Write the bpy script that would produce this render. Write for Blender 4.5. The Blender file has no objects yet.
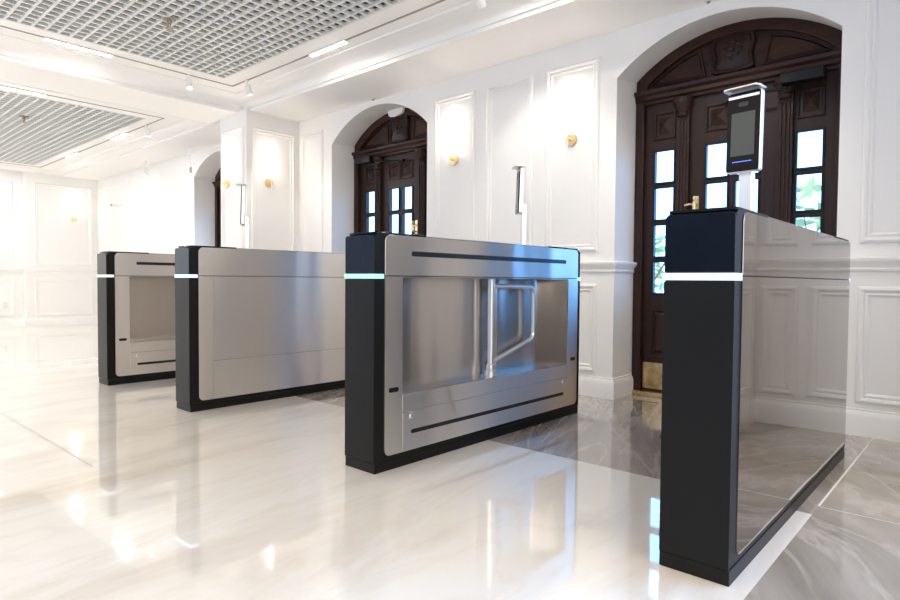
import bpy, bmesh, math, random
from mathutils import Vector, Matrix
random.seed(7)
C = bpy.context.scene.collection
PI = math.pi

# ------------------------------------------------------------------ materials
def mat(name, base=(.8, .8, .8), rough=.5, metal=0., spec=.5, coat=0., coat_rough=.03, emit=None, estr=0., aniso=0.):
    m = bpy.data.materials.new(name); m.use_nodes = True
    b = m.node_tree.nodes['Principled BSDF']
    b.inputs['Base Color'].default_value = (*base, 1)
    b.inputs['Roughness'].default_value = rough
    b.inputs['Metallic'].default_value = metal
    b.inputs['Specular IOR Level'].default_value = spec
    b.inputs['Coat Weight'].default_value = coat
    b.inputs['Coat Roughness'].default_value = coat_rough
    if emit:
        b.inputs['Emission Color'].default_value = (*emit, 1)
        b.inputs['Emission Strength'].default_value = estr
    return m

def nodes(m):
    nt = m.node_tree
    return nt, nt.nodes['Principled BSDF'], (lambda t: nt.nodes.new(t)), nt.links.new

def noise_bump(m, scale=(60, 60, 60), strength=.1, dist=.001, detail=3):
    nt, b, N, L = nodes(m)
    tc = N('ShaderNodeTexCoord'); mp = N('ShaderNodeMapping'); mp.inputs['Scale'].default_value = scale
    nz = N('ShaderNodeTexNoise'); nz.inputs['Scale'].default_value = 1; nz.inputs['Detail'].default_value = detail
    bp = N('ShaderNodeBump'); bp.inputs['Strength'].default_value = strength; bp.inputs['Distance'].default_value = dist
    L(tc.outputs['Object'], mp.inputs[0]); L(mp.outputs[0], nz.inputs['Vector'])
    L(nz.outputs['Fac'], bp.inputs['Height']); L(bp.outputs[0], b.inputs['Normal'])

def noise_color(m, c0, c1, scale, lo=.3, hi=.7, detail=6, dist=0., rough=.6):
    nt, b, N, L = nodes(m)
    tc = N('ShaderNodeTexCoord'); mp = N('ShaderNodeMapping'); mp.inputs['Scale'].default_value = scale
    nz = N('ShaderNodeTexNoise'); nz.inputs['Scale'].default_value = 1; nz.inputs['Detail'].default_value = detail
    nz.inputs['Roughness'].default_value = rough; nz.inputs['Distortion'].default_value = dist
    cr = N('ShaderNodeValToRGB')
    cr.color_ramp.elements[0].position = lo; cr.color_ramp.elements[0].color = (*c0, 1)
    cr.color_ramp.elements[1].position = hi; cr.color_ramp.elements[1].color = (*c1, 1)
    L(tc.outputs['Object'], mp.inputs[0]); L(mp.outputs[0], nz.inputs['Vector'])
    L(nz.outputs['Fac'], cr.inputs[0]); L(cr.outputs[0], b.inputs['Base Color'])
    return cr

def marble(name, base, light, vein, rot, vs=(1.0, 5.0, 1.0), vein_amt=.6, rough=.05, lo=.34, hi=.6, dist=1.6):
    """polished veined stone: broad cloudy bands plus thin drawn-out veins"""
    m = mat(name, base, rough, spec=.75, coat=.6, coat_rough=.015)
    nt, b, N, L = nodes(m)
    tc = N('ShaderNodeTexCoord'); mp = N('ShaderNodeMapping')
    m0 = N('ShaderNodeMapping'); m0.inputs['Rotation'].default_value = (0, 0, rot); mp.inputs['Scale'].default_value = vs
    L(tc.outputs['Object'], m0.inputs[0]); L(m0.outputs[0], mp.inputs[0])
    n1 = N('ShaderNodeTexNoise'); n1.inputs['Scale'].default_value = .8; n1.inputs['Detail'].default_value = 7
    n1.inputs['Roughness'].default_value = .62; n1.inputs['Distortion'].default_value = min(.9, dist)
    L(mp.outputs[0], n1.inputs['Vector'])
    r1 = N('ShaderNodeValToRGB')
    r1.color_ramp.elements[0].position = lo; r1.color_ramp.elements[0].color = (*base, 1)
    r1.color_ramp.elements[1].position = hi; r1.color_ramp.elements[1].color = (*light, 1)
    L(n1.outputs['Fac'], r1.inputs[0])
    n2 = N('ShaderNodeTexNoise'); n2.inputs['Scale'].default_value = 1.3; n2.inputs['Detail'].default_value = 8
    n2.inputs['Roughness'].default_value = .55; n2.inputs['Distortion'].default_value = dist
    L(mp.outputs[0], n2.inputs['Vector'])
    sub = N('ShaderNodeMath'); sub.operation = 'SUBTRACT'; sub.inputs[1].default_value = .5
    ab = N('ShaderNodeMath'); ab.operation = 'ABSOLUTE'
    L(n2.outputs['Fac'], sub.inputs[0]); L(sub.outputs[0], ab.inputs[0])
    r2 = N('ShaderNodeValToRGB')
    r2.color_ramp.elements[0].position = 0.; r2.color_ramp.elements[0].color = (vein_amt,) * 3 + (1,)
    r2.color_ramp.elements[1].position = .035; r2.color_ramp.elements[1].color = (0, 0, 0, 1)
    L(ab.outputs[0], r2.inputs[0])
    mx = N('ShaderNodeMix'); mx.data_type = 'RGBA'
    mx.inputs[7].default_value = (*vein, 1)
    L(r2.outputs[0], mx.inputs[0]); L(r1.outputs[0], mx.inputs[6]); L(mx.outputs[2], b.inputs['Base Color'])
    return m

def steel(name, base, rough, aniso, brush=.12, bands=0):
    m = mat(name, base, rough, metal=1.)
    nt, b, N, L = nodes(m)
    if aniso:
        b.inputs['Anisotropic'].default_value = aniso; b.inputs['Anisotropic Rotation'].default_value = .25
        tg = N('ShaderNodeTangent'); tg.direction_type = 'UV_MAP'; tg.uv_map = 'UVMap'
        L(tg.outputs[0], b.inputs['Tangent'])
    tc = N('ShaderNodeTexCoord'); mp = N('ShaderNodeMapping'); mp.inputs['Scale'].default_value = (2, 3, 420)
    nz = N('ShaderNodeTexNoise'); nz.inputs['Scale'].default_value = 1; nz.inputs['Detail'].default_value = 3
    L(tc.outputs['Object'], mp.inputs[0]); L(mp.outputs[0], nz.inputs['Vector'])
    mr = N('ShaderNodeMapRange'); mr.inputs[3].default_value = rough * (1 - brush); mr.inputs[4].default_value = rough * (1 + brush)
    L(nz.outputs['Fac'], mr.inputs[0]); L(mr.outputs[0], b.inputs['Roughness'])
    # very slight sheet waviness, as real thin sheet has
    n2 = N('ShaderNodeTexNoise'); n2.inputs['Scale'].default_value = 2.2; n2.inputs['Detail'].default_value = 1
    bp = N('ShaderNodeBump'); bp.inputs['Strength'].default_value = .25; bp.inputs['Distance'].default_value = .012
    m2 = N('ShaderNodeMapping'); m2.inputs['Scale'].default_value = (1, 2.2, .35) if bands else (1, 1, 1)
    if bands: bp.inputs['Strength'].default_value = .5
    L(tc.outputs['Object'], m2.inputs[0]); L(m2.outputs[0], n2.inputs['Vector']); L(n2.outputs['Fac'], bp.inputs['Height']); L(bp.outputs[0], b.inputs['Normal'])
    return m

M = {}
M['plaster'] = mat('white plaster', (.885, .865, .835), .55); noise_bump(M['plaster'], (45, 45, 45), .06)
M['ceil'] = mat('white ceiling paint', (.90, .885, .86), .6); noise_bump(M['ceil'], (50, 50, 50), .05)
M['gloss_white'] = mat('satin white trim', (.89, .875, .845), .35)
M['light_marble'] = marble('cream polished marble', (.66, .58, .48), (.835, .79, .715), (.60, .51, .41), math.radians(-8), (1.8, .36, 1), .14, .05, .33, .52)
M['grey_marble'] = marble('grey brown veined marble', (.22, .18, .155), (.46, .405, .36), (.66, .60, .54), math.radians(-25), (4.6, .8, 1), .4, dist=.5)
M['beige_marble'] = marble('beige grey marble', (.21, .178, .14), (.43, .38, .315), (.62, .56, .48), math.radians(-30), (2.6, 1.0, 1), .35, dist=.7)
M['grout'] = mat('pale grout', (.78, .75, .70), .4)
M['grout_dark'] = mat('grey tile joint', (.26, .23, .20), .4)
M['steel'] = steel('brushed stainless steel', (.76, .725, .685), .31, .98, .02, 1)
M['steel_polished'] = steel('polished stainless sheet', (.41, .382, .368), .04, 0., .2)
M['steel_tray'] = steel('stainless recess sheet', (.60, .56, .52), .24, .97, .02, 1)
M['chrome'] = mat('satin chrome', (.86, .85, .83), .3, metal=1.)
M['black_satin'] = mat('black satin coated steel', (.008, .0077, .0072), .38, spec=.16); noise_bump(M['black_satin'], (900, 900, 900), .04, .0003)
M['black_gloss'] = mat('black glass', (.003, .003, .004), .05, spec=.3)
M['grey_gloss'] = mat('black glass greyed for reflection', (.014, .0135, .013), .1, spec=.3)  # same black glass, greyer base stands in for the brighter reflection
M['slot'] = mat('black slot', (.004, .004, .005), .3)
M['brass'] = mat('brass', (.92, .70, .38), .32, metal=1.); noise_bump(M['brass'], (30, 30, 30), .08)
M['brass_plate'] = mat('worn brass plate', (.80, .58, .27), .3, metal=1.)
noise_color(M['brass_plate'], (.42, .27, .1), (.85, .62, .3), (9, 9, 9), .3, .55)
M['wood'] = mat('dark walnut', (.05, .02, .014), .42, spec=.3)
noise_color(M['wood'], (.018, .0085, .0062), (.042, .0195, .0142), (26, 26, 1.6), .3, .7, 5, .5)
M['wood_cross'] = mat('dark walnut lying grain', (.05, .02, .014), .42, spec=.3)
noise_color(M['wood_cross'], (.022, .008, .0053), (.056, .021, .0135), (1.6, 26, 26), .3, .7, 5, .5)
M['iron'] = mat('black closer casting', (.006, .006, .0065), .4, spec=.3)
M['alu_grid'] = mat('white coated grid slats', (.74, .75, .73), .45)
M['plenum'] = mat('grey painted plenum', (.10, .105, .10), .8)
M['track'] = mat('grey track channel', (.30, .28, .25), .5)
M['lamp_white'] = mat('white lamp housing', (.85, .85, .84), .3)
M['lamp_glow'] = mat('lit linear lamp', (1, 1, 1), .4, emit=(1, .92, .80), estr=54)
M['lamp_cool'] = mat('lit cool linear lamp', (1, 1, 1), .4, emit=(.95, .97, 1), estr=105)
M['spot_glow'] = mat('lit spot lens', (1, 1, 1), .4, emit=(1, .96, .9), estr=25)
M['sconce_glow'] = mat('lit sconce tube', (1, 1, 1), .4, emit=(1, .88, .72), estr=30)
M['led_white'] = mat('lit white strip', (.1, .1, .1), .4, emit=(.50, .66, 1.), estr=1.5)
M['led_blue'] = mat('lit blue white strip', (.1, .1, .1), .4, emit=(.46, .63, 1.), estr=1.4)
M['led_mint'] = mat('lit mint strip', (.1, .1, .1), .4, emit=(.36, .95, .66), estr=.95)
M['led_plain'] = mat('lit neutral strip', (.1, .1, .1), .4, emit=(.95, .97, 1.), estr=.8)
M['screen'] = mat('dark screen glass', (.055, .065, .065), .1, spec=.25)
M['screen_frame'] = mat('black screen bezel', (.004, .005, .009), .08, spec=.08)
M['status_blue'] = mat('lit blue status bar', (.1, .2, .9), .4, emit=(.12, .2, .95), estr=.8)
M['pole'] = mat('satin silver pole', (.80, .80, .80), .3, metal=.6)
M['socket'] = mat('white plastic', (.80, .80, .78), .35)
M['sprinkler'] = mat('aged bronze fitting', (.34, .28, .22), .4, metal=.7)
M['leaf'] = mat('garden leaves', (.22, .42, .22), .6); noise_color(M['leaf'], (.12, .30, .16), (.34, .52, .30), (3, 3, 3))
M['bark'] = mat('bark', (.16, .11, .08), .8); noise_color(M['bark'], (.1, .07, .05), (.22, .16, .12), (20, 20, 4))
M['paving'] = mat('pale paving', (.6, .6, .58), .7); noise_color(M['paving'], (.52, .52, .5), (.66, .66, .64), (3, 3, 3))

# thin window glass: mostly see-through with a Fresnel mirror coat
g = bpy.data.materials.new('window glass'); g.use_nodes = True
nt = g.node_tree; nt.nodes.clear()
o_ = nt.nodes.new('ShaderNodeOutputMaterial'); mixs = nt.nodes.new('ShaderNodeMixShader')
tr = nt.nodes.new('ShaderNodeBsdfTransparent'); tr.inputs[0].default_value = (.90, .97, .98, 1)
gl = nt.nodes.new('ShaderNodeBsdfGlossy'); gl.inputs['Roughness'].default_value = .02
fr = nt.nodes.new('ShaderNodeFresnel'); fr.inputs[0].default_value = 1.45
nt.links.new(fr.outputs[0], mixs.inputs[0]); nt.links.new(tr.outputs[0], mixs.inputs[1])
nt.links.new(gl.outputs[0], mixs.inputs[2]); nt.links.new(mixs.outputs[0], o_.inputs[0])
M['glass'] = g

# ------------------------------------------------------------------ mesh builder
class MB:
    def __init__(s):
        s.bm = bmesh.new(); s.mats = []; s.cur = 0
    def use(s, m):
        if m not in s.mats: s.mats.append(m)
        s.cur = s.mats.index(m); return s
    def quad(s, *pts):
        f = s.bm.faces.new([s.bm.verts.new(p) for p in pts]); f.material_index = s.cur; return f
    def grid(s, rows, closed_u=False, closed_v=False):
        vs = [[s.bm.verts.new(p) for p in r] for r in rows]
        nu, nv = len(vs), len(vs[0])
        for i in range(nu if closed_u else nu - 1):
            for j in range(nv if closed_v else nv - 1):
                a, b, c, d = vs[i][j], vs[i][(j+1) % nv], vs[(i+1) % nu][(j+1) % nv], vs[(i+1) % nu][j]
                try:
                    f = s.bm.faces.new((a, b, c, d)); f.material_index = s.cur
                except ValueError: pass
        return vs
    def box(s, x0, x1, y0, y1, z0, z1):
        v = [s.bm.verts.new((x, y, z)) for x in (x0, x1) for y in (y0, y1) for z in (z0, z1)]
        for f in ((0,1,3,2), (4,6,7,5), (0,4,5,1), (2,3,7,6), (0,2,6,4), (1,5,7,3)):
            q = s.bm.faces.new([v[i] for i in f]); q.material_index = s.cur
        return v
    def plate(s, loop, holes, axis, a0, a1):
        """2D loop (with holes) extruded along an axis from a0 to a1"""
        def P(uv, a):
            u, v = uv
            return {'x': (a, u, v), 'y': (u, a, v), 'z': (u, v, a)}[axis]
        for a in ((a0, a1) if a1 is not None else (a0,)):
            es = []
            for lp in [loop] + holes:
                vs = [s.bm.verts.new(P(q, a)) for q in lp]
                es += [s.bm.edges.new((vs[i], vs[(i+1) % len(vs)])) for i in range(len(vs))]
            if holes:
                r = bmesh.ops.triangle_fill(s.bm, use_beauty=True, use_dissolve=False, edges=es)
                for f in r['geom']:
                    if isinstance(f, bmesh.types.BMFace): f.material_index = s.cur
            else:
                vs = [e.verts[0] for e in es]
                f = s.bm.faces.new([s.bm.verts[i] if False else v for i, v in enumerate(vs)]); f.material_index = s.cur
        if a1 is not None:
            for lp in [loop] + holes:
                s.grid([[P(q, a0) for q in lp], [P(q, a1) for q in lp]], False, True)
        return s
    def tube(s, pts, r, n=12, cap=True, closed=False):
        pts = [Vector(p) for p in pts]; rows = []; N = len(pts)
        up = None
        for i, p in enumerate(pts):
            a = pts[i-1] if (i > 0 or closed) else p; b = pts[(i+1) % N] if (i < N-1 or closed) else p
            t = (b - a).normalized()
            if up is None:
                up = Vector((0, 0, 1)) if abs(t.z) < .9 else Vector((1, 0, 0))
            u = (up - t * up.dot(t)).normalized(); v = t.cross(u); up = u
            rr = r[i] if isinstance(r, (list, tuple)) else r
            rows.append([p + (u * math.cos(2*PI*k/n) + v * math.sin(2*PI*k/n)) * rr for k in range(n)])
        vs = s.grid(rows, closed, True)
        if cap and not closed:
            for q in (vs[0], vs[-1]):
                try: s.bm.faces.new(q).material_index = s.cur
                except ValueError: pass
        return s
    def lathe(s, prof, origin=(0, 0, 0), axis='z', n=24):
        """prof = [(r, h), ...]"""
        o = Vector(origin); rows = []
        for r, h in prof:
            row = []
            for k in range(n):
                c, d = math.cos(2*PI*k/n) * max(r, 1e-5), math.sin(2*PI*k/n) * max(r, 1e-5)
                row.append(o + Vector({'z': (c, d, h), 'y': (c, h, d), 'x': (h, c, d)}[axis]))
            rows.append(row)
        vs = s.grid(rows, False, True)
        for q in (vs[0], vs[-1]):
            try: s.bm.faces.new(q).material_index = s.cur
            except ValueError: pass
        return s
    def sweep(s, path, prof, ends=True):
        """vertical-profile moulding along a plan path; profile (h, z) grows to the right of the walking direction"""
        n = len(path); rows = []
        def nrm(a, b):
            d = Vector((b[0]-a[0], b[1]-a[1])).normalized(); return Vector((d.y, -d.x))
        for i, p in enumerate(path):
            if i == 0: m = nrm(path[0], path[1])
            elif i == n-1: m = nrm(path[-2], path[-1])
            else:
                a, b = nrm(path[i-1], p), nrm(p, path[i+1]); m = (a + b); m = m / max(m.dot(a), .2)
            rows.append([(p[0] + m.x*h, p[1] + m.y*h, z) for h, z in prof])
        vs = s.grid(rows)
        if ends:
            for q in (vs[0], vs[-1]):
                try: s.bm.faces.new(q).material_index = s.cur
                except ValueError: pass
        return s
    def loops(s, loop_list):
        s.grid(loop_list, False, True); return s
    def build(s, name, m=None, parent=None, bevel=0., seg=2, smooth=35, uv=None, loc=None):
        bm = s.bm
        bmesh.ops.remove_doubles(bm, verts=bm.verts, dist=1e-6)
        bmesh.ops.recalc_face_normals(bm, faces=bm.faces)
        if uv:
            L = bm.loops.layers.uv.new('UVMap')
            for f in bm.faces:
                for l in f.loops:
                    l[L].uv = (l.vert.co[uv[0]], l.vert.co[uv[1]])
        me = bpy.data.meshes.new(name); bm.to_mesh(me); bm.free()
        for q in (s.mats or [m]): me.materials.append(q)
        if smooth:
            me.shade_smooth(); me.set_sharp_from_angle(angle=math.radians(smooth))
        o = bpy.data.objects.new(name, me); C.objects.link(o)
        if parent: o.parent = parent
        if loc: o.location = loc
        if bevel:
            b = o.modifiers.new('edge', 'BEVEL'); b.width = bevel; b.segments = seg; b.limit_method = 'ANGLE'; b.angle_limit = math.radians(40)
            b.harden_normals = False
        return o

def rrect(u0, u1, v0, v1, r, n=5):
    if not isinstance(r, (tuple, list)): r = (r,)*4     # bl, br, tr, tl
    out = []
    for (cu, cv, a0, rr) in ((u0, v0, PI, r[0]), (u1, v0, 1.5*PI, r[1]), (u1, v1, 0, r[2]), (u0, v1, .5*PI, r[3])):
        if rr <= 0: out.append((cu, cv)); continue
        x = cu + rr if cu == u0 else cu - rr; y = cv + rr if cv == v0 else cv - rr
        for k in range(n+1):
            a = a0 + .5*PI*k/n; out.append((x + rr*math.cos(a), y + rr*math.sin(a)))
    return out

def rect(u0, u1, v0, v1): return [(u0, v0), (u1, v0), (u1, v1), (u0, v1)]

def thing(name, label, cat, loc=(0, 0, 0), rz=0., group=None):
    o = bpy.data.objects.new(name, None); C.objects.link(o)
    o.empty_display_size = .1
    o.location = loc; o.rotation_euler = (0, 0, rz); o['label'] = label; o['category'] = cat
    if group: o['group'] = group
    return o
def tag(o, label, cat, group=None):
    o['label'] = label; o['category'] = cat
    if group: o['group'] = group
    return o
def struct(o): o['kind'] = 'structure'; return o
def dup(root, loc, rz, label=None):
    r = root.copy(); C.objects.link(r); r.location = loc; r.rotation_euler = (0, 0, rz)
    if label: r['label'] = label
    for ch in list(root.children):
        c = ch.copy(); C.objects.link(c); c.parent = r
        for gch in ch.children:
            d = gch.copy(); C.objects.link(d); d.parent = c
    return r

# ------------------------------------------------------------------ dimensions
WY = 2.17                 # door wall plane
RZ = 2.50                 # lowered ceiling along the walls
PIER_Y = 1.55
XL, XR = -5.144, .54      # bay sides
RD, LD, FD = -.7925, -3.895, -6.93      # door centres
DY = 2.5                  # door plane
CEIL, CEIL_FAR = 2.64, 2.55

# ------------------------------------------------------------------ floor
b = MB()
def fl(m, x0, x1, y0, y1, z=0.):
    b.use(M[m]).quad((x0, y0, z), (x1, y0, z), (x1, y1, z), (x0, y1, z))
fl('light_marble', -16, .047, -8.2, .735)
fl('grey_marble', -5.0, .047, .735, 2.9)
fl('light_marble', -16, -5.0, .735, 2.9)
fl('beige_marble', .047, 8, -8.2, 2.9)
Z = .0006
fl('grout', .043, .051, .84, 2.9, Z)
fl('grout', .047, 4, .834, .837, Z)
for x in (-1.56, -3.16, -4.76, -6.36, -7.96, -9.56):
    fl('grout_dark', x, x+.003, -7, .735, Z) if x < -3.2 else None
fl('grout_dark', -14, -2.34, -.772, -.768, Z)
for x in (-1.56, -3.16): fl('grout_dark', x, x+.003, .735, 2.5, Z)
struct(b.build('floor', smooth=0))

# ------------------------------------------------------------------ walls
def arch_pts(cx, hw, spring, apex, n=28):
    h = apex - spring; R = (hw*hw + h*h) / (2*h); a = math.asin(hw / R); cz = apex - R
    return [(cx + R*math.sin(t), cz + R*math.cos(t)) for t in [-a + 2*a*k/n for k in range(n+1)]]

ARC_F = {RD: (.6475, 2.178, 2.428), LD: (.675, 2.178, 2.452), FD: (.65, 2.178, 2.43)}
ARC_B = {RD: (.6475, 2.225, 2.470), LD: (.675, 2.215, 2.485), FD: (.65, 2.21, 2.46)}
def wall_with_doors(name, x0, x1, doors, ztop):
    bb = MB()
    lp = [(x0, 0)]
    for d in sorted(doors):
        hw, sp, ap = ARC_F[d]
        lp += [(d - hw, 0)] + arch_pts(d, hw, sp, ap) + [(d + hw, 0)]
    lp += [(x1, 0), (x1, ztop), (x0, ztop)]
    es = []; vs = [bb.bm.verts.new((u, WY, v)) for u, v in lp]
    es = [bb.bm.edges.new((vs[i], vs[(i+1) % len(vs)])) for i in range(len(vs))]
    bmesh.ops.triangle_fill(bb.bm, use_beauty=True, use_dissolve=False, edges=es)
    for d in doors:
        hw, sp, ap = ARC_F[d]; hb, sb, ab_ = ARC_B[d]
        f = [(d - hw, 0)] + arch_pts(d, hw, sp, ap) + [(d + hw, 0)]
        k = [(d - hb, 0)] + arch_pts(d, hb, sb, ab_) + [(d + hb, 0)]
        bb.grid([[(u, WY, v) for u, v in f], [(u, DY + .06, v) for u, v in k]])
        # back of the reveal: masonry behind the wall so that no daylight leaks round the door
        bb.grid([[(u, DY + .06, v) for u, v in k], [(d + (u-d)*1.5, DY + .06, v*1.3) for u, v in k]])
    return struct(bb.build(name, M['plaster'], smooth=40))
wall_with_doors('wall_back', XL, XR, [RD, LD], RZ + .02)
wall_with_doors('wall_back_far', -11.2, XL - .5, [FD], RZ + .02)
# piers between the bays
for nm, x0, x1 in (('wall_left', -5.67, XL), ('wall_right', XR, 1.07)):
    bb = MB(); bb.box(x0, x1, PIER_Y, WY + .01, 0, RZ + .02)
    struct(bb.build(nm, M['plaster'], smooth=0))
bb = MB()
bb.box(-11.6, -11.2, 1.10, WY + .3, 0, RZ + .1)
struct(bb.build('wall_end', M['plaster'], smooth=0))
bb = MB(); bb.box(-11.9, -11.38, -4.2, 1.10, 0, RZ + .1)
struct(bb.build('wall_end_left', M['plaster'], smooth=0))

bb = MB(); bb.box(-16, 8, -8.6, -8.2, 0, 3.4)  # unseen wall, added so the black gate fronts mirror something dark
M['stone'] = mat('grey stone', (.2, .19, .18), .7); noise_color(M['stone'], (.15, .145, .14), (.26, .25, .24), (2, 2, 2))
struct(bb.build('wall_front_added', M['stone'], smooth=0))

# skirting and chair rail
SK = [(0, 0), (.022, 0), (.022, .105), (.016, .125), (.010, .132), (.010, .142), (0, .145)]
CR = [(0, .868), (.012, .870), (.016, .882), (.011, .888), (.014, .900), (.028, .918), (.034, .930), (.034, .940), (.024, .945), (0, .945)]
hl, hr = ARC_F[LD][0], ARC_F[RD][0]
PATHS = [
    ('left', [(-5.67, 2.17), (-5.67, PIER_Y), (XL, PIER_Y), (XL, WY), (LD - hl, WY), (LD - hl, DY - .05)]),
    ('back', [(LD + hl, DY - .05), (LD + hl, WY), (RD - hr, WY), (RD - hr, DY - .05)]),
    ('right', [(RD + hr, DY - .05), (RD + hr, WY), (XR, WY), (XR, PIER_Y), (1.07, PIER_Y), (1.07, WY)]),
    ('far', [(-11.38, -4.0), (-11.38, 1.10), (-11.2, 1.10), (-11.2, WY), (FD - .65, WY), (FD - .65, DY - .05)]),
    ('far_right', [(FD + .65, DY - .05), (FD + .65, WY), (-5.67, WY)]),
]
tn = 0
for nm, pth in PATHS:
    struct(MB().sweep(pth, SK).build('baseboard_' + nm, M['gloss_white'], smooth=30))
    tn += 1; struct(MB().sweep(pth, CR).build('trim_%d' % tn, M['gloss_white'], smooth=30))

# picture-frame mouldings on the walls
FP = [(0, 0), (.004, .012), (.016, .018), (.026, .014), (.032, .006), (.044, .010), (.052, .004), (.055, 0)]
def moulding(u0, u1, v0, v1, plane, c, sgn):
    """plane 'y': wall facing -y at y=c; plane 'x': wall facing sgn*x at x=c"""
    global tn
    rows = []
    for off, h in FP:
        lp = rect(u0+off, u1-off, v0+off, v1-off)
        rows.append([(u, c + sgn*h, v) if plane == 'y' else (c + sgn*h, u, v) for u, v in lp])
    tn += 1
    return struct(MB().loops(rows).build('trim_%d' % tn, M['gloss_white'], smooth=0))
UP, LO = (1.015, 2.35), (.172, .79)
for u0, u1 in ((-5.08, -4.71), (-3.125, -2.675), (-2.56, -2.115), (-2.0, -1.565), (-.04, .265), (.325, .51)):
    moulding(u0, u1, *UP, 'y', WY, -1); moulding(u0, u1, *LO, 'y', WY, -1)
for u0, u1 in ((-11.1, -9.75),):
    moulding(u0, u1, *UP, 'y', WY, -1); moulding(u0, u1, *LO, 'y', WY, -1)
for v in (UP, LO):
    moulding(1.60, 2.11, *v, 'x', XL, 1); moulding(1.60, 2.11, *v, 'x', XR, -1)
    moulding(-5.63, -5.19, *v, 'y', PIER_Y, -1)
    moulding(1.22, 2.08, *v, 'x', -11.2, 1); moulding(-.2, .98, *v, 'x', -11.38, 1); moulding(-1.6, -.3, *v, 'x', -11.38, 1)

# ------------------------------------------------------------------ ceiling
YB = -2.6                  # ceiling stops behind the viewer, an invented opening that lets sky light in
bb = MB()
# soffit along the door wall and beams between the bays
bb.box(-11.6, 1.2, 1.60, WY + .4, RZ, RZ + .3)
bb.box(-5.95, -5.30, YB, 1.61, RZ, RZ + .3)
bb.box(.70, 1.35, YB, 1.61, RZ, RZ + .3)
struct(bb.build('ceiling_soffit', M['ceil'], smooth=0))
G1 = (-4.80, .20, -2.35, 1.135); G2 = (-10.65, -6.47, -1.2, 1.10)
bb = MB()
bb.plate(rect(-5.31, .71, YB, 1.62), [rect(*G1)], 'z', CEIL, CEIL + .02)
struct(bb.build('ceiling', M['ceil'], smooth=0))
bb = MB()
bb.plate(rect(-11.6, -5.94, -1.4, 1.62), [rect(*G2)], 'z', CEIL_FAR, CEIL_FAR + .02)  # cut short out of view to let more sky light in
struct(bb.build('ceiling_far', M['ceil'], smooth=0))
# coving round the tray ceilings
def coving(path, zc):
    global tn
    d = zc - RZ
    prof = [(.004, RZ - .003), (.004, RZ + d*.18), (.018, RZ + d*.20), (.024, RZ + d*.36), (.045, RZ + d*.58), (.085, RZ + d*.78), (.135, RZ + d*.88), (.14, zc - .012), (.165, zc - .010), (.17, zc)]
    tn += 1; struct(MB().sweep(path, prof).build('trim_%d' % tn, M['gloss_white'], smooth=50))
coving([(-5.30, YB), (-5.30, 1.60), (.70, 1.60), (.70, YB)], CEIL)
coving([(-11.2, -1.4), (-11.2, 1.60), (-5.95, 1.60), (-5.95, -1.4)], CEIL_FAR)
# open-cell grids with their plenum above
def cell_grid(name, G, z, pitch, drop=.022, th=.019):
    x0, x1, y0, y1 = G
    q = MB(); q.use(M['alu_grid'])
    nx = round((x1-x0) / pitch); ny = round((y1-y0) / pitch)
    for i in range(nx + 1):
        x = x0 + (x1-x0)*i/nx; q.box(x - th/2, x + th/2, y0, y1, z, z + drop)
    for j in range(ny + 1):
        y = y0 + (y1-y0)*j/ny; q.box(x0, x1, y - th/2, y + th/2, z + .0005, z + drop)
    struct(q.build(name, smooth=0))
    q = MB(); h = .42
    q.grid([[(x0, y0, z+.02), (x1, y0, z+.02), (x1, y1, z+.02), (x0, y1, z+.02)], [(x0, y0, z+h), (x1, y0, z+h), (x1, y1, z+h), (x0, y1, z+h)]], False, True)
    q.quad((x0, y0, z+h), (x1, y0, z+h), (x1, y1, z+h), (x0, y1, z+h))
    struct(q.build(name + '_plenum', M['plenum'], smooth=0))
cell_grid('ceiling_grid', G1, CEIL - .004, .083)
cell_grid('ceiling_grid_far', G2, CEIL_FAR - .004, .083)
# recessed track channels
def channel(pts, z):
    global tn
    q = MB()
    for (xa, ya), (xb, yb) in zip(pts, pts[1:]):
        w_ = .009
        q.box(min(xa, xb) - w_, max(xa, xb) + w_, min(ya, yb) - w_, max(ya, yb) + w_, z - .0035, z + .004)
    tn += 1; struct(q.build('trim_%d' % tn, M['track'], smooth=0))
channel([(-4.965, YB + .1), (-4.965, 1.305), (.36, 1.305), (.36, YB + .1)], CEIL)
channel([(-6.30, -1.3), (-6.30, 1.225), (-10.82, 1.225), (-10.82, -1.3)], CEIL_FAR)

# ------------------------------------------------------------------ lamps
def linear_lamp(name, label, x, y, z, length, along, glow='lamp_glow'):
    t = thing(name, label, 'lamp', (x, y, z), 0 if along == 'y' else PI/2, 'linear track lamps')
    q = MB(); q.box(-.021, .021, -length/2, length/2, -.016, -.0036); q.build('housing', M['lamp_white'], t, .002)
    q = MB(); q.box(-.019, .019, -length/2 + .003, length/2 - .003, -.0166, -.0161); q.build('diffuser', M[glow], t)
    return t
for x_, y_, al_ in ((-1.4, 1.305, 'x'), (.36, .4, 'y'), (.36, -1.4, 'y'), (-4.965, -1.6, 'y')):  # extra lamps beyond the view, added to brighten the nearer bay
    linear_lamp('linear_lamp', 'unseen linear lamp added on the nearer track as fill light', x_, y_, CEIL, .48, al_)
linear_lamp('linear_lamp', 'lit linear lamp on the ceiling track beside the beam, upper left of the nearer grid', -4.965, 0.00, CEIL, .48, 'y')
linear_lamp('linear_lamp', 'lit linear lamp on the ceiling track above the arched left door', -3.48, 1.305, CEIL, .45, 'x')
linear_lamp('linear_lamp', 'lit linear lamp at the left picture edge beside the far slatted ceiling', -6.30, -.13, CEIL_FAR, .50, 'y', 'lamp_cool')
linear_lamp('linear_lamp', 'lit linear lamp on the far track, nearer the track corner', -7.55, 1.225, CEIL_FAR, .45, 'x', 'lamp_cool')
linear_lamp('linear_lamp', 'lit linear lamp on the far track, toward the end wall', -9.3, 1.225, CEIL_FAR, .45, 'x', 'lamp_cool')

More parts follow.
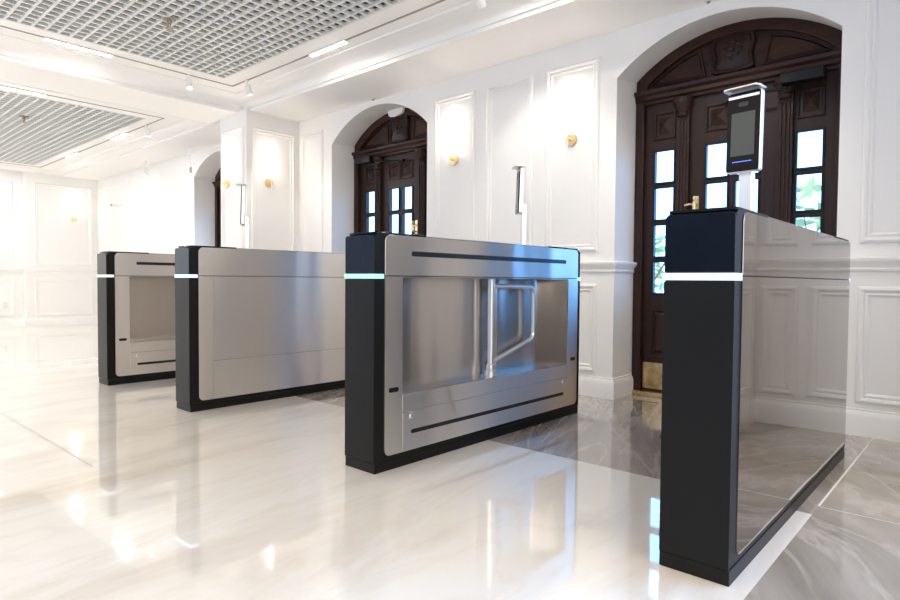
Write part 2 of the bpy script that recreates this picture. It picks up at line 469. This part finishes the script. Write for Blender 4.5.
for x_, y_, al_ in ((-10.82, .4, 'y'), (-10.82, -.6, 'y'), (-6.30, -1.0, 'y')):  # extra lamps beyond the view, added to brighten the far bay
    linear_lamp('linear_lamp', 'unseen linear lamp added on the far track as fill light', x_, y_, CEIL_FAR, .48, al_, 'lamp_cool')

def spot_lamp(label, x, y, z, tilt=(0., 0.), drop=.05, energy=18):
    t = thing('spotlight', label, 'spotlight', (x, y, z), 0, 'ceiling spotlights')
    q = MB(); q.lathe([(0, -.0036), (.018, -.0036), (.018, -.014), (.006, -.016), (.006, -drop), (0, -drop)], n=16); q.build('stem', M['lamp_white'], t)
    R = Matrix.Rotation(tilt[0], 4, 'X') @ Matrix.Rotation(tilt[1], 4, 'Y')
    q = MB(); q.lathe([(0, 0), (.024, 0), (.027, -.004), (.027, -.085), (.023, -.085), (.021, -.074), (0, -.074)], n=20)
    h = q.build('head', M['lamp_white'], t, loc=(0, 0, -drop + .004)); h.rotation_euler = R.to_euler()
    q = MB(); q.lathe([(0, -.0745), (.0205, -.0745), (.0205, -.078), (0, -.079)], n=20); q.build('lens', M['spot_glow'], h)
    l = bpy.data.lights.new('spot beam', 'SPOT'); l.energy = energy; l.spot_size = math.radians(75); l.spot_blend = .6; l.color = (1, .95, .88); l.shadow_soft_size = .03
    lo = bpy.data.objects.new('spot_beam', l); C.objects.link(lo); lo.parent = h; lo.location = (0, 0, -.095)
    return t
for x_ in (-1.95, -.85, -3.0):  # unseen spots added as fill on the door wall
    if x_ > -2.5: spot_lamp('unseen spotlight added on the nearer track to brighten the door wall', x_, 1.305, CEIL, (.62, 0), .05, 16)
spot_lamp('white spotlight on the track near the inner corner of the nearer grid, over the pier', -4.70, 1.305, CEIL, (.35, 0))
spot_lamp('white spotlight on the beam side track left of the nearer grid corner', -4.965, .88, CEIL, (0, -.3))
spot_lamp('white spotlight on the far track just past its corner', -6.75, 1.225, CEIL_FAR, (.3, 0))
spot_lamp('white spotlight hanging by the far wall, left of two small pendants', -8.72, 2.0, RZ, (0, 0), .13, 10)
spot_lamp('white spotlight on a long stem beside the pier, right of two small pendants', -7.30, 1.98, RZ, (0, 0), .26, 10)

def make_sconce(label):
    t = thing('wall_sconce', label, 'sconce', (0, 0, 0), 0, 'brass wall sconces')   # wall plane is local y = 0, facing -y
    q = MB(); q.lathe([(0, 0), (.047, 0), (.047, -.012), (.044, -.016), (.012, -.018), (.010, -.020), (.008, -.056), (0, -.056)], axis='y', n=32)
    q.build('backplate', M['brass'], t)
    q = MB(); q.lathe([(0, -.012), (.007, -.012), (.009, -.006), (.009, .008), (.006, .012), (0, .012)], (0, -.056, 0), n=20)
    q.build('lamp_holder', M['brass'], t)
    q = MB(); q.lathe([(0, .05), (.008, .052), (.008, .40), (.004, .408), (0, .41)], (0, -.03, 0), n=14); q.build('light_tube', M['sconce_glow'], t)
    q = MB(); q.lathe([(0, .010), (.003, .012), (.003, .42), (0, .42)], (0, -.056, 0), n=10); q.build('rod', M['chrome'], t)
    q = MB(); q.lathe([(0, .416), (.007, .416), (.007, .432), (0, .436)], (0, -.056, 0), n=14); q.tube([(0, -.056, .424), (0, -.02, .412)], .003, 8); q.build('end_cap', M['chrome'], t)
    q = MB(); q.lathe([(0, -.012), (.004, -.012), (.003, -.085), (0, -.088)], (0, -.056, 0), n=12); q.build('finial', M['gloss_white'], t)
    return t
s0 = make_sconce('brass wall sconce in the white panel beside the right arched door')
s0.location = (-1.785, WY, 1.815)
dup(s0, (-2.902, WY, 1.815), 0, 'brass wall sconce in the white panel just right of the left arched door')
dup(s0, (XL, 1.80, 1.805), PI/2, 'brass wall sconce on the side of the white pier, facing the doors')
dup(s0, (-5.53, PIER_Y, 1.805), 0, 'brass wall sconce on the front face of the white pier')
dup(s0, (-11.2, 1.80, 1.80), PI/2, 'pale brass wall sconce on the far end wall at the left')

# ------------------------------------------------------------------ doors
def pyramid(q, u0, u1, v0, v1, y, h, fr=.014):
    """carved square: raised frame and a pointed centre, facing -y"""
    lps = []
    for off, hh in ((0, 0), (.004, .010), (fr, .012), (fr + .006, -.004), (fr + .014, -.004)):
        lps.append([(u, y - hh, v) for u, v in rect(u0+off, u1-off, v0+off, v1-off)])
    q.loops(lps)
    o = fr + .014; c = ((u0+u1)/2, y - h, (v0+v1)/2)
    r = [(u, y + .004, v) for u, v in rect(u0+o, u1-o, v0+o, v1-o)]
    for i in range(4):
        f = q.bm.faces.new([q.bm.verts.new(p) for p in (r[i], r[(i+1) % 4], c)]); f.material_index = q.cur
def raised(q, u0, u1, v0, v1, y):
    lps = []
    for off, hh in ((0, 0), (.004, .010), (.016, .012), (.024, -.002), (.045, .010), (.05, .010)):
        lps.append([(u, y - hh, v) for u, v in rect(u0+off, u1-off, v0+off, v1-off)])
    q.loops(lps)
    q.quad(*lps[-1])

ROWS = [(1.72 - .257*k - .225, 1.72 - .257*k) for k in range(4)]
def door(n, cx, mx, keystone=False):
    """arched timber door; local x is mirrored by mx, local y = 0 is the door face"""
    hw, sp, ap = ARC_B[cx]
    root = bpy.data.objects.new('door_%d' % n, None); C.objects.link(root); struct(root)
    root.location = (cx, DY, 0)
    fw = .065
    X = lambda a, b_: (min(a*mx, b_*mx), max(a*mx, b_*mx))
    hwl = hw - .004
    # frame: two jambs
    for s in (-1, 1):
        q = MB(); a, c = sorted((s*hwl, s*(hw - fw)))
        q.box(a, c, -.045, .06, 0, 2.07); q.build('jamb', M['wood'], root, .004)
    # transom beam with a stepped profile
    q = MB(); pr = [(.06, 2.05), (-.03, 2.05), (-.035, 2.065), (-.055, 2.075), (-.055, 2.10), (-.075, 2.115), (-.08, 2.135), (-.06, 2.142), (.06, 2.142)]
    q.grid([[(-hwl, y, z) for y, z in pr], [(hwl, y, z) for y, z in pr]], False, True)
    q.bm.faces.new([q.bm.verts.new((-hwl, y, z)) for y, z in pr]); q.bm.faces.new([q.bm.verts.new((hwl, y, z)) for y, z in pr])
    q.build('transom', M['wood_cross'], root)
    # lunette: back board, arch rim, two carved fields and a crest
    arc = arch_pts(0, hwl, sp + .002, ap + .004)
    q = MB(); q.plate([(-hwl, 2.13)] + arc + [(hwl, 2.13)], [], 'y', -.005, .06)
    lun = q.build('lunette', M['wood_cross'], root)
    inn = arch_pts(0, hwl - .075, sp - .05, ap - .075)
    q = MB(); q.plate([(-hwl, 2.13)] + arc + [(hwl, 2.13)] + [(hwl - .075, 2.13)] + inn[::-1] + [(-hwl + .075, 2.13)], [], 'y', -.04, .0)
    q.build('arch_rim', M['wood_cross'], lun, .006)
    for s in (-1, 1):
        fld = [(u*1., v) for u, v in arch_pts(0, hwl - .10, sp - .055, ap - .105) if (u*s > .17)]
        fld = [(s*.17, 2.165)] + (fld if s > 0 else fld[::-1]) 
        fld = fld + [(s*(hwl - .13), 2.165)]
        cu = sum(p[0] for p in fld)/len(fld); cv = sum(p[1] for p in fld)/len(fld)
        lps = []
        for k, hh in ((1., .004), (.985, .018), (.93, .02), (.88, .006), (.72, .016)):
            lps.append([(cu + (u-cu)*k, -hh, cv + (v-cv)*k) for u, v in fld])
        q = MB(); q.loops(lps); q.bm.faces.new([q.bm.verts.new(p) for p in lps[-1]])
        q.build('carved_field', M['wood_cross'], lun, smooth=20)
    q = MB()
    sh = [(-.13, 2.17), (-.10, 2.155), (0, 2.148), (.10, 2.155), (.13, 2.17), (.115, 2.25), (.135, 2.33), (.12, ap - .085), (0, ap - .06), (-.12, ap - .085), (-.135, 2.33), (-.115, 2.25)]
    lps = []
    for k, hh in ((1, .004), (.97, .04), (.86, .05), (.8, .036), (.5, .05), (.3, .062)):
        lps.append([(u*k, -hh, 2.29 + (v-2.29)*k) for u, v in sh])
    q.loops(lps); q.bm.faces.new([q.bm.verts.new(p) for p in lps[-1]])
    for k in range(8):       # carved petals round the middle
        a = 2*PI*k/8; q.lathe([(0, -.066), (.014, -.06), (.018, -.05), (.014, -.036)], (.048*math.cos(a), 0, 2.29 + .048*math.sin(a)), 'y', 10)
    q.lathe([(0, -.084), (.016, -.078), (.02, -.06)], (0, 0, 2.29), 'y', 12)
    q.build('crest', M['wood'], lun, smooth=45)
    # sidelights
    for s in (-1, 1):
        a, c = X(s*.36*mx, s*(hw - fw)*mx); a, c = sorted((s*.355, s*(hw - fw + .005)))
        w0, w1 = sorted((s*.372, s*.515))
        q = MB(); q.plate(rect(a, c, 0.03, 2.05), [rect(w0, w1, *r) for r in ROWS], 'y', -.005, .035)
        pyramid(q, w0 - .005, w1 + .005, 1.795, 1.985, -.005, .034)
        raised(q, w0 - .012, w1 + .012, .28, .62, -.005)
        sl = q.build('sidelight', M['wood'], root, smooth=20)
        q = MB()
        for r in ROWS: q.quad(*[(u, .012, v) for u, v in rect(w0, w1, *r)])
        q.build('glass_panes', M['glass'], sl, smooth=0)
        q = MB()
        for r in ROWS:
            q.plate(rect(w0 - .006, w1 + .006, r[0] - .006, r[1] + .006), [rect(w0 + .006, w1 - .006, r[0] + .006, r[1] - .006)], 'y', -.014, -.002)
        q.build('glazing_bead', M['iron'], sl, smooth=0)
        q = MB(); q.box(a + .012, c - .004, -.012, -.004, .05, .235); q.build('kick_plate', M['brass_plate'], sl, .001)
    # pilasters
    for s in (-1, 1):
        q = MB(); q.box(s*.312 - .043, s*.312 + .043, -.035, .035, .0, 2.05)
        for k in (-1, 0, 1): q.tube([(s*.312 + k*.022, -.036, .30), (s*.312 + k*.022, -.036, 1.90)], .008, 8)
        pl = q.build('pilaster', M['wood'], root, .003)
        q = MB(); q.lathe([(0, 1.92), (.034, 1.925), (.040, 1.945), (.036, 1.955), (.050, 1.985), (.064, 2.015), (.064, 2.035), (.058, 2.05), (0, 2.05)], (s*.312, -.035, 0), n=16)
        q.build('capital', M['wood'], pl, smooth=20)
    # leaf
    q = MB()
    holes = []
    for r in ROWS: holes += [rect(-.166, -.021, *r), rect(.021, .166, *r)]
    q.plate(rect(-.269, .269, .03, 2.05), holes, 'y', .0, .04)
    pyramid(q, -.172, -.002, 1.80, 1.98, 0., .03); pyramid(q, .002, .172, 1.80, 1.98, 0., .03)
    raised(q, -.17, .17, .28, .62, 0.)
    lf = q.build('leaf', M['wood'], root, smooth=20)
    q = MB()
    for r in holes: q.quad(*[(u, .018, v) for u, v in r])
    q.build('glass_panes', M['glass'], lf, smooth=0)
    q = MB()
    for hq in holes:
        (u0, v0), _, (u1, v1), _ = hq
        q.plate(rect(u0 - .006, u1 + .006, v0 - .006, v1 + .006), [rect(u0 + .006, u1 - .006, v0 + .006, v1 - .006)], 'y', -.009, .003)
    q.build('glazing_bead', M['iron'], lf, smooth=0)
    q = MB(); q.box(-.262, .262, -.008, .002, .05, .235); q.build('kick_plate', M['brass_plate'], lf, .001)
    hx = -.222*mx
    q = MB()
    q.plate(rrect(hx - .017, hx + .017, 1.255, 1.385, .012), [], 'y', -.006, .0)
    q.lathe([(0, 1.27), (.010, 1.272), (.013, 1.29), (.009, 1.305), (.014, 1.325), (.010, 1.345), (.005, 1.352), (.010, 1.362), (.008, 1.374), (0, 1.382)], (hx, -.045, 0), n=16)
    q.tube([(hx, 0, 1.335), (hx, -.045, 1.335)], .008, 10); q.tube([(hx, 0, 1.275), (hx, -.045, 1.275)], .007, 10)
    q.tube([(hx, -.045, 1.325), (hx - .03*mx, -.05, 1.327), (hx - .062*mx, -.045, 1.322)], [.008, .007, .009], 10)
    q.build('handle', M['brass'], lf, smooth=50)
    # closer with its arm
    q = MB(); a, c = X(.305, .535); q.box(a, c, -.15, -.056, 1.985, 2.05); q.tube([((.33)*mx, -.12, 1.976), (.33*mx, -.12, 1.955)], .014, 12)
    cl = q.build('door_closer', M['iron'], root, .008)
    q = MB(); q.tube([(.33*mx, -.12, 1.96), (.10*mx, -.16, 1.965), (-.03*mx, -.03, 1.975)], .009, 8); q.box(*X(-.06, .0), -.04, -.0, 1.965, 1.99); q.build('closer_arm', M['iron'], cl)
    q = MB(); q.box(-hw - .01, hw + .01, -.07, .06, 0., .032); q.build('threshold', M['brass_plate'], root, .004)
    return root
door(1, RD, 1); door(2, LD, -1); door(3, FD, 1)
# white keystone over the left door
q = MB(); q.plate([(LD - .16, 2.54), (LD - .105, 2.415), (LD - .05, 2.405), (LD + .04, 2.41), (LD + .085, 2.43), (LD + .12, 2.54)], [], 'y', DY - .07, DY - .042)
tn += 1; struct(q.build('trim_%d' % tn, M['plaster'], None, .004))

# ------------------------------------------------------------------ turnstile gates
W, LEN, HT = .1919, 1.648, 1.0
hwid = W / 2
SEAM = .822
def gate(label, x, led, recess=True, polished=False, arm=True, y=0.):
    t = thing('turnstile_gate', label, 'turnstile', (x - hwid, y, 0), 0, 'row of turnstile gates')
    st = M['steel_polished'] if polished else M['steel']
    skin = .004; xs = hwid - skin              # shell side plane, steel stands on it
    # plinth
    q = MB(); q.box(-hwid + .001, hwid - .001, .001, LEN - .001, 0, .042); q.build('plinth', M['black_satin'], t, .002)
    # shell with rounded top ends
    prof = rrect(.0, LEN, .0435, HT - .004, (0, 0, .032, .032), 6)
    dep = .10
    if recess:
        q = MB(); q.plate(prof, [], 'x', -xs, xs - dep)
        hole = rect(.158, 1.514, .312, SEAM - .006)
        q.plate(prof, [hole], 'x', xs - dep, xs)
        sh = q.build('shell', M['black_satin'], t)
        # splayed stainless tray lining the recess
        q = MB(); e = .0015
        o = rect(.158 + e, 1.514 - e, .312 + e, SEAM - .006 - e); i = rect(.164, 1.325, .306 + e + .008, SEAM - .006 - e)
        xo, xi = xs + .001, xs - dep + .004
        for k in range(4):
            a, c = o[k], o[(k+1) % 4]; d, f = i[(k+1) % 4], i[k]
            q.quad((xo, *a), (xo, *c), (xi, *d), (xi, *f))
        q.quad(*[(xi, *p_) for p_ in i])
        tr_ = q.build('recess_tray', M['steel_tray'], t, smooth=0, uv=(1, 2))
    else:
        q = MB(); q.plate(prof, [], 'x', -xs, xs); q.build('shell', M['black_satin'], t)
    # front glass, upper and lower, and the back ones
    for nm, y0, y1 in (('front', -.0035, .0005), ('rear', LEN - .0005, LEN + .0035)):
        q = MB(); q.plate(rrect(-hwid + .003, hwid - .003, .832, .990, (.0, .0, .014, .014)), [], 'y', y0, y1); q.build(nm + '_glass', M['black_gloss'] if polished else M['grey_gloss'], t, .001)
        q = MB(); q.plate(rect(-hwid + .002, hwid - .002, .0445, .806), [], 'y', y0, y1); q.build(nm + '_panel', M['black_satin'], t, .001)
        yy = (-.006, .050) if nm == 'front' else (LEN - .034, LEN + .006)
        if polished and nm == 'rear': yy = (LEN - .002, LEN + .004)
        q = MB(); q.box(-hwid - .001, hwid + .001, yy[0], yy[1], .810, .8295); q.build('light_strip', led, t, .002)
    # top lids at both ends
    for y0, y1 in ((.012, .31), (1.30, 1.63)):
        q = MB(); q.plate(rrect(-hwid + .004, hwid - .004, y0, y1, .012), [], 'z', HT - .006, HT + .004); q.build('top_lid', M['black_gloss'] if not polished else M['black_satin'], t, .003)
    q = MB(); q.box(-hwid + .006, hwid - .006, .311, 1.299, HT - .006, HT + .001); q.build('top_strip', st, t, .001, uv=(1, 0))
    # steel side skins
    ya, yb = (.056, 1.622) if not polished else (.056, 1.643)
    for s in ((1, -1)):
        a0, a1 = (xs, hwid) if s > 0 else (-hwid, -xs)
        q = MB(); q.plate(rrect(ya, yb, SEAM + .002, HT - .0055, (.002, .002, .03, .03)), [], 'x', a0, a1)
        up = q.build('upper_side_panel', st, t, .0012, uv=(1, 2))
        rec = recess and s > 0
        if rec:
            q = MB(); q.plate(rrect(ya, yb, .062, SEAM - .002, (.03, .03, .002, .002)), [rect(.158, 1.514, .064 + .17, SEAM - .006)], 'x', a0, a1)
            # stile panel reaches round the hatch below the opening
            lo = q.build('lower_side_panel', st, t, .0012, uv=(1, 2))
            q = MB(); q.plate(rect(.1595, 1.5125, .2355, .312), [], 'x', a0, a1 - .0005); q.build('sill', st, t, .0012, uv=(1, 2))
            q = MB(); q.plate(rect(.160, 1.512, .070, .232), [], 'x', a1, a1 + .0015)
            ha = q.build('hatch', st, t, .0006, uv=(1, 2))
            q = MB(); q.plate(rrect(.209, 1.468, .134, .152, .008), [], 'x', a1 + .001, a1 + .0028); q.build('slot', M['slot'], ha)
            for y in (.212, 1.462):
                q = MB(); q.lathe([(0, .0055), (.006, .0055), (.0105, .004), (.0115, .001), (.0115, .0)], (a1 + .0015, y, .210), 'x', 20)
                lk = q.build('lock', M['chrome'], ha)
                q = MB(); q.box(a1 + .0065, a1 + .0072, y - .0012, y + .0012, .205, .215); q.build('keyhole', M['slot'], lk)
            for y0, y1 in ((.079, .135), (1.545, 1.598)):
                q = MB(); q.plate(rrect(y0, y1, .329, .349, .008), [], 'x', a1 - .001, a1 + .0012); q.build('sensor_window', M['slot'], lo)
        else:
            e = .0009 if not polished else .0004
            q = MB()
            q.plate(rrect(ya, .148 - e, .062, SEAM - .002, (.03, 0, 0, .002)), [], 'x', a0, a1)
            q.build('stile_panel', st, t, .0008 if not polished else 0, uv=(1, 2))
            q = MB(); q.plate(rrect(1.512 + e, yb, .062, SEAM - .002, (0, .03, .002, 0)), [], 'x', a0, a1)
            q.build('stile_panel', st, t, .0008 if not polished else 0, uv=(1, 2))
            z1 = .30 if not polished else .062
            q = MB(); q.plate(rect(.148 + e, 1.512 - e, max(z1, .062), SEAM - .002), [], 'x', a0, a1); q.build('middle_panel', st, t, .0008 if not polished else 0, uv=(1, 2))
            if z1 > .1:
                q = MB(); q.plate(rect(.148 + e, 1.512 - e, .062, z1 - 2*e), [], 'x', a0, a1); q.build('bottom_panel', st, t, .0008, uv=(1, 2))
        if recess and s > 0:
            q = MB(); q.plate(rrect(.209, 1.483, .908, .930, .009), [], 'x', a1 - .001, a1 + .0013); q.build('slot', M['slot'], up)
    if recess and arm:
        px, py = xs - .052, .845
        q = MB(); q.lathe([(0, .3065), (.030, .3065), (.031, .315), (.030, .338), (.025, .343), (.024, .368), (.0185, .374), (.0185, SEAM - .008), (0, SEAM - .008)], (px, py, 0), n=28)
        po = q.build('barrier_post', M['chrome'], t)
        # D-shaped swing bar
        def arcpts(p0, p1, p2, r, n=6):
            p0, p1, p2 = map(Vector, (p0, p1, p2)); d0 = (p0-p1).normalized(); d1 = (p2-p1).normalized()
            th = d0.angle(d1); k = r / math.tan(th/2); a = p1 + d0*k; c = p1 + d1*k; out = []
            for i in range(n+1):
                u = i/n; out.append((a*(1-u)+p1*u)*(1-u) + (p1*(1-u)+c*u)*u)
            return out
        K = [(px, py + .01, .777), (px, 1.232, .772), (px, 1.232, .485), (px, .862, .385)]
        pts = [K[0]] + arcpts(K[0], K[1], K[2], .055) + arcpts(K[1], K[2], K[3], .05) + [K[3]]
        q = MB(); q.tube(pts, .0125, 14); q.build('swing_bar', M['chrome'], po)
        q = MB(); q.plate(rect(py + .017, py + .045, .36, .79), [], 'x', px - .004, px + .004); q.build('bar_bracket', M['chrome'], po, .001)
    return t

XB, XC, XD = -1.4024, -3.0818, -4.4171
gate('nearest turnstile gate with flat polished side and blue white strip, before the right door', 0., M['led_white'], recess=False, polished=True)
gate('turnstile gate with mint light strip and D shaped swing bar in its open recess', XB + .014, M['led_mint'], y=-.022)
gate('turnstile gate with flat brushed side and blue white strip, standing third from the right', XC, M['led_blue'], recess=False)
gate('farthest turnstile gate with empty looking recess and plain white strip, leftmost of the row', XD, M['led_plain'])

# ------------------------------------------------------------------ face terminals
def terminal(label, x, y, rz, tilt=.03, h0=.155, hh=.258, wd=.108):
    t = thing('face_terminal', label, 'terminal', (x, y, HT + .001), rz, 'face recognition terminals')
    q = MB(); q.plate(rrect(-.045, .045, -.035, .035, .012), [], 'z', 0, .006); q.build('foot', M['pole'], t, .001)
    q = MB(); q.box(-.021, .021, -.014, .014, .005, h0 + .06); q.build('pole', M['pole'], t, .004)
    hd = MB(); hd.plate(rrect(-wd/2, wd/2, 0, hh, .010), [], 'y', -.036, -.0145)
    h = hd.build('housing', M['chrome'], t, .003, loc=(0, 0, h0)); h.rotation_euler = (-tilt, 0, 0)
    q = MB(); q.plate(rrect(-wd/2 + .003, wd/2 - .003, .003, hh - .003, .008), [], 'y', -.041, -.0362); q.build('bezel', M['screen_frame'], h, .001)
    q = MB(); q.plate(rect(-wd/2 + .017, wd/2 - .017, .052, hh - .068), [], 'y', -.0418, -.0408); q.build('screen', M['screen'], h)
    q = MB(); q.plate(rrect(-.016, .016, hh - .050, hh - .036, .005), [], 'y', -.0425, -.0408); q.build('camera_lens', M['black_gloss'], h)
    q = MB(); q.box(-wd/2 + .024, wd/2 - .024, -.0418, -.0408, .032, .0345); q.build('status_bar', M['status_blue'], h)
    q = MB(); q.box(-wd/2 + .006, wd/2 - .006, -.0425, -.0405, hh - .022, hh - .014); q.build('trim_strip', M['chrome'], h)
    q = MB(); q.plate(rrect(-wd/2 - .004, wd/2 + .004, -.075, -.012, (.022, .022, .004, .004)), [], 'z', hh + .001, hh + .0065); q.build('visor', M['chrome'], h, .002)
    return t
terminal('face terminal with dark screen on the nearest gate, before the right arched door', -hwid - .010, .44, -.14)
terminal('face terminal seen almost edge on, on the gate with the swing bar', XB - hwid, 1.18, -.80, h0=.18)
terminal('face terminal on the flat brushed gate, standing before the white pier', XC - hwid, .43, -.55)

# ------------------------------------------------------------------ small fittings
def sprinkler(label, x, y, z, s=1.):
    t = thing('ceiling_sprinkler', label, 'sprinkler', (x, y, z), 0, 'ceiling fittings')
    q = MB(); q.lathe([(0, 0), (.045*s, 0), (.042*s, -.006*s), (.018*s, -.010*s), (.014*s, -.028*s), (0, -.028*s)], n=20); q.build('escutcheon', M['sprinkler'], t)
    q = MB()
    for k in (-1, 1): q.tube([(k*.011*s, 0, -.026*s), (k*.019*s, 0, -.042*s), (k*.006*s, 0, -.060*s)], .0035*s, 8)
    q.build('yoke', M['sprinkler'], t)
    q = MB(); q.lathe([(0, -.058*s), (.026*s, -.061*s), (.027*s, -.064*s), (0, -.064*s)], n=12); q.build('deflector', M['sprinkler'], t)
    return t
sprinkler('bronze sprinkler hanging from the nearer ceiling grid', -3.905, .249, CEIL - .004)
sprinkler('grey sprinkler under the far slatted ceiling', -7.383, .199, CEIL_FAR - .004)
def sensor(label, x, y):
    t = thing('ceiling_sensor', label, 'sensor', (x, y, RZ), 0, 'ceiling fittings')
    q = MB(); q.lathe([(0, 0), (.024, 0), (.024, -.006), (.015, -.010), (0, -.010)], n=18); q.build('base', M['socket'], t)
    q = MB(); q.lathe([(0, -.010), (.012, -.010), (.010, -.018), (0, -.022)], n=16); q.build('eye', M['track'], t)
sensor('small sensor on the white ceiling edge above the left arched door', -3.88, 2.12)
sensor('small sensor on the white ceiling edge above the right arched door', -.83, 2.12)
t = thing('wall_outlet', 'white electrical outlet low on the far end wall at left', 'outlet', (-11.38, .86, .355), PI/2)
q = MB(); q.plate(rrect(-.04, .04, -.06, .06, .006), [], 'y', -.008, 0); q.build('cover_plate', M['socket'], t, .002)
for z in (-.025, .025):
    q = MB(); q.plate(rrect(-.02, .02, z - .016, z + .016, .008), [], 'y', -.0105, -.0075); so = q.build('socket', M['socket'], t, .001)
    q = MB(); q.box(-.009, -.006, -.0115, -.010, z - .006, z + .006); q.box(.006, .009, -.0115, -.010, z - .006, z + .006); q.build('pin_slots', M['slot'], so)
t = thing('wall_camera', 'small camera on the far white wall between end wall and pier', 'camera', (-10.15, WY, 1.98))
q = MB(); q.lathe([(0, 0), (.03, 0), (.03, -.012), (.01, -.016), (.01, -.05), (0, -.05)], axis='y', n=18); q.build('mount', M['socket'], t)
q = MB(); q.lathe([(0, -.045), (.028, -.046), (.03, -.06), (.03, -.14), (.024, -.145), (0, -.145)], axis='y', n=18); q.build('housing', M['socket'], t)
q = MB(); q.lathe([(0, -.1455), (.02, -.1455), (.018, -.15), (0, -.151)], axis='y', n=16); q.build('lens', M['slot'], t)

# ------------------------------------------------------------------ garden seen through the door glass
q = MB(); q.quad((-16, 2.95, -.05), (8, 2.95, -.05), (8, 14, -.05), (-16, 14, -.05)); struct(q.build('floor_terrace', M['paving'], smooth=0))
def shrub(label, x, y, h, r, n):
    t = thing('garden_shrub', label, 'shrub', (x, y, -.05), 0)
    q = MB()
    for k in range(7):
        a = 2*PI*k/7; q.tube([(0, 0, 0), (.12*r*math.cos(a), .12*r*math.sin(a), h*.4), (.6*r*math.cos(a), .6*r*math.sin(a), h*.8)], [.03, .02, .006], 6)
    q.build('stems', M['bark'], t)
    q = MB()
    for k in range(n):
        z = h * (.25 + .75*random.random()); rr = r * math.sqrt(random.random()) * (1 - .5*abs(z/h - .55)); a = random.random()*2*PI
        c = Vector((rr*math.cos(a), rr*math.sin(a), z)); d = Vector((random.gauss(0, 1), random.gauss(0, 1), random.gauss(0, .6))).normalized()
        e = d.cross(Vector((random.gauss(0, 1), random.gauss(0, 1), random.gauss(0, 1)))).normalized(); l_ = .07 + .06*random.random()
        q.quad(c - d*l_, c + e*l_*.4, c + d*l_, c - e*l_*.4)
    q.build('foliage', M['leaf'], t, smooth=0)
shrub('pale green garden shrub behind the right sidelight of the right arched door', -.95, 6.2, 2.0, .8, 230)
shrub('pale green garden shrub behind the left sidelight of the right arched door', -3.3, 6.5, 1.5, .8, 170)

# ------------------------------------------------------------------ daylight
w = bpy.data.worlds.new('World'); bpy.context.scene.world = w; w.use_nodes = True
nt = w.node_tree; bg = nt.nodes['Background']
tc = nt.nodes.new('ShaderNodeTexCoord'); sp_ = nt.nodes.new('ShaderNodeSeparateXYZ'); cr = nt.nodes.new('ShaderNodeValToRGB')
mr = nt.nodes.new('ShaderNodeMapRange'); mr.inputs[1].default_value = -1; mr.inputs[2].default_value = 1
nt.links.new(tc.outputs['Generated'], sp_.inputs[0]); nt.links.new(sp_.outputs['Y'], mr.inputs[0]); nt.links.new(mr.outputs[0], cr.inputs[0])
cr.color_ramp.elements[0].position = .55; cr.color_ramp.elements[0].color = (.44, .405, .36, 1)     # bright overcast side behind the viewer
cr.color_ramp.elements[1].position = .72; cr.color_ramp.elements[1].color = (.21, .50, 1.08, 1)      # blue sky on the garden side
nt.links.new(cr.outputs[0], bg.inputs['Color']); bg.inputs['Strength'].default_value = 5

# ------------------------------------------------------------------ camera
f_, cx_, cy_, ch_, yaw, pitch, roll = 609.76, .5036, -1.6745, .8033, .7303, -.0315, .0077
fwd = Vector((-math.sin(yaw)*math.cos(pitch), math.cos(yaw)*math.cos(pitch), math.sin(pitch)))
right = Vector((math.cos(yaw), math.sin(yaw), 0)); up = right.cross(fwd)
r2 = right*math.cos(roll) + up*math.sin(roll); u2 = -right*math.sin(roll) + up*math.cos(roll)
cam = bpy.data.cameras.new('Camera'); co = bpy.data.objects.new('Camera', cam); C.objects.link(co)
m4 = Matrix((r2, u2, -fwd)).transposed().to_4x4(); m4.translation = (cx_, cy_, ch_); co.matrix_world = m4
cam.sensor_width = 36; cam.lens = f_/900*36; cam.clip_start = .05; cam.clip_end = 100
sc = bpy.context.scene
sc.camera = co
sc.view_settings.view_transform = 'Standard'; sc.view_settings.look = 'None'; sc.view_settings.gamma = 1
sc.view_settings.exposure = .6
try:
    sc.cycles.use_denoising = True
    sc.cycles.max_bounces = 10; sc.cycles.diffuse_bounces = 5; sc.cycles.glossy_bounces = 5; sc.cycles.transparent_max_bounces = 8
    sc.cycles.sample_clamp_indirect = 6
except Exception: pass
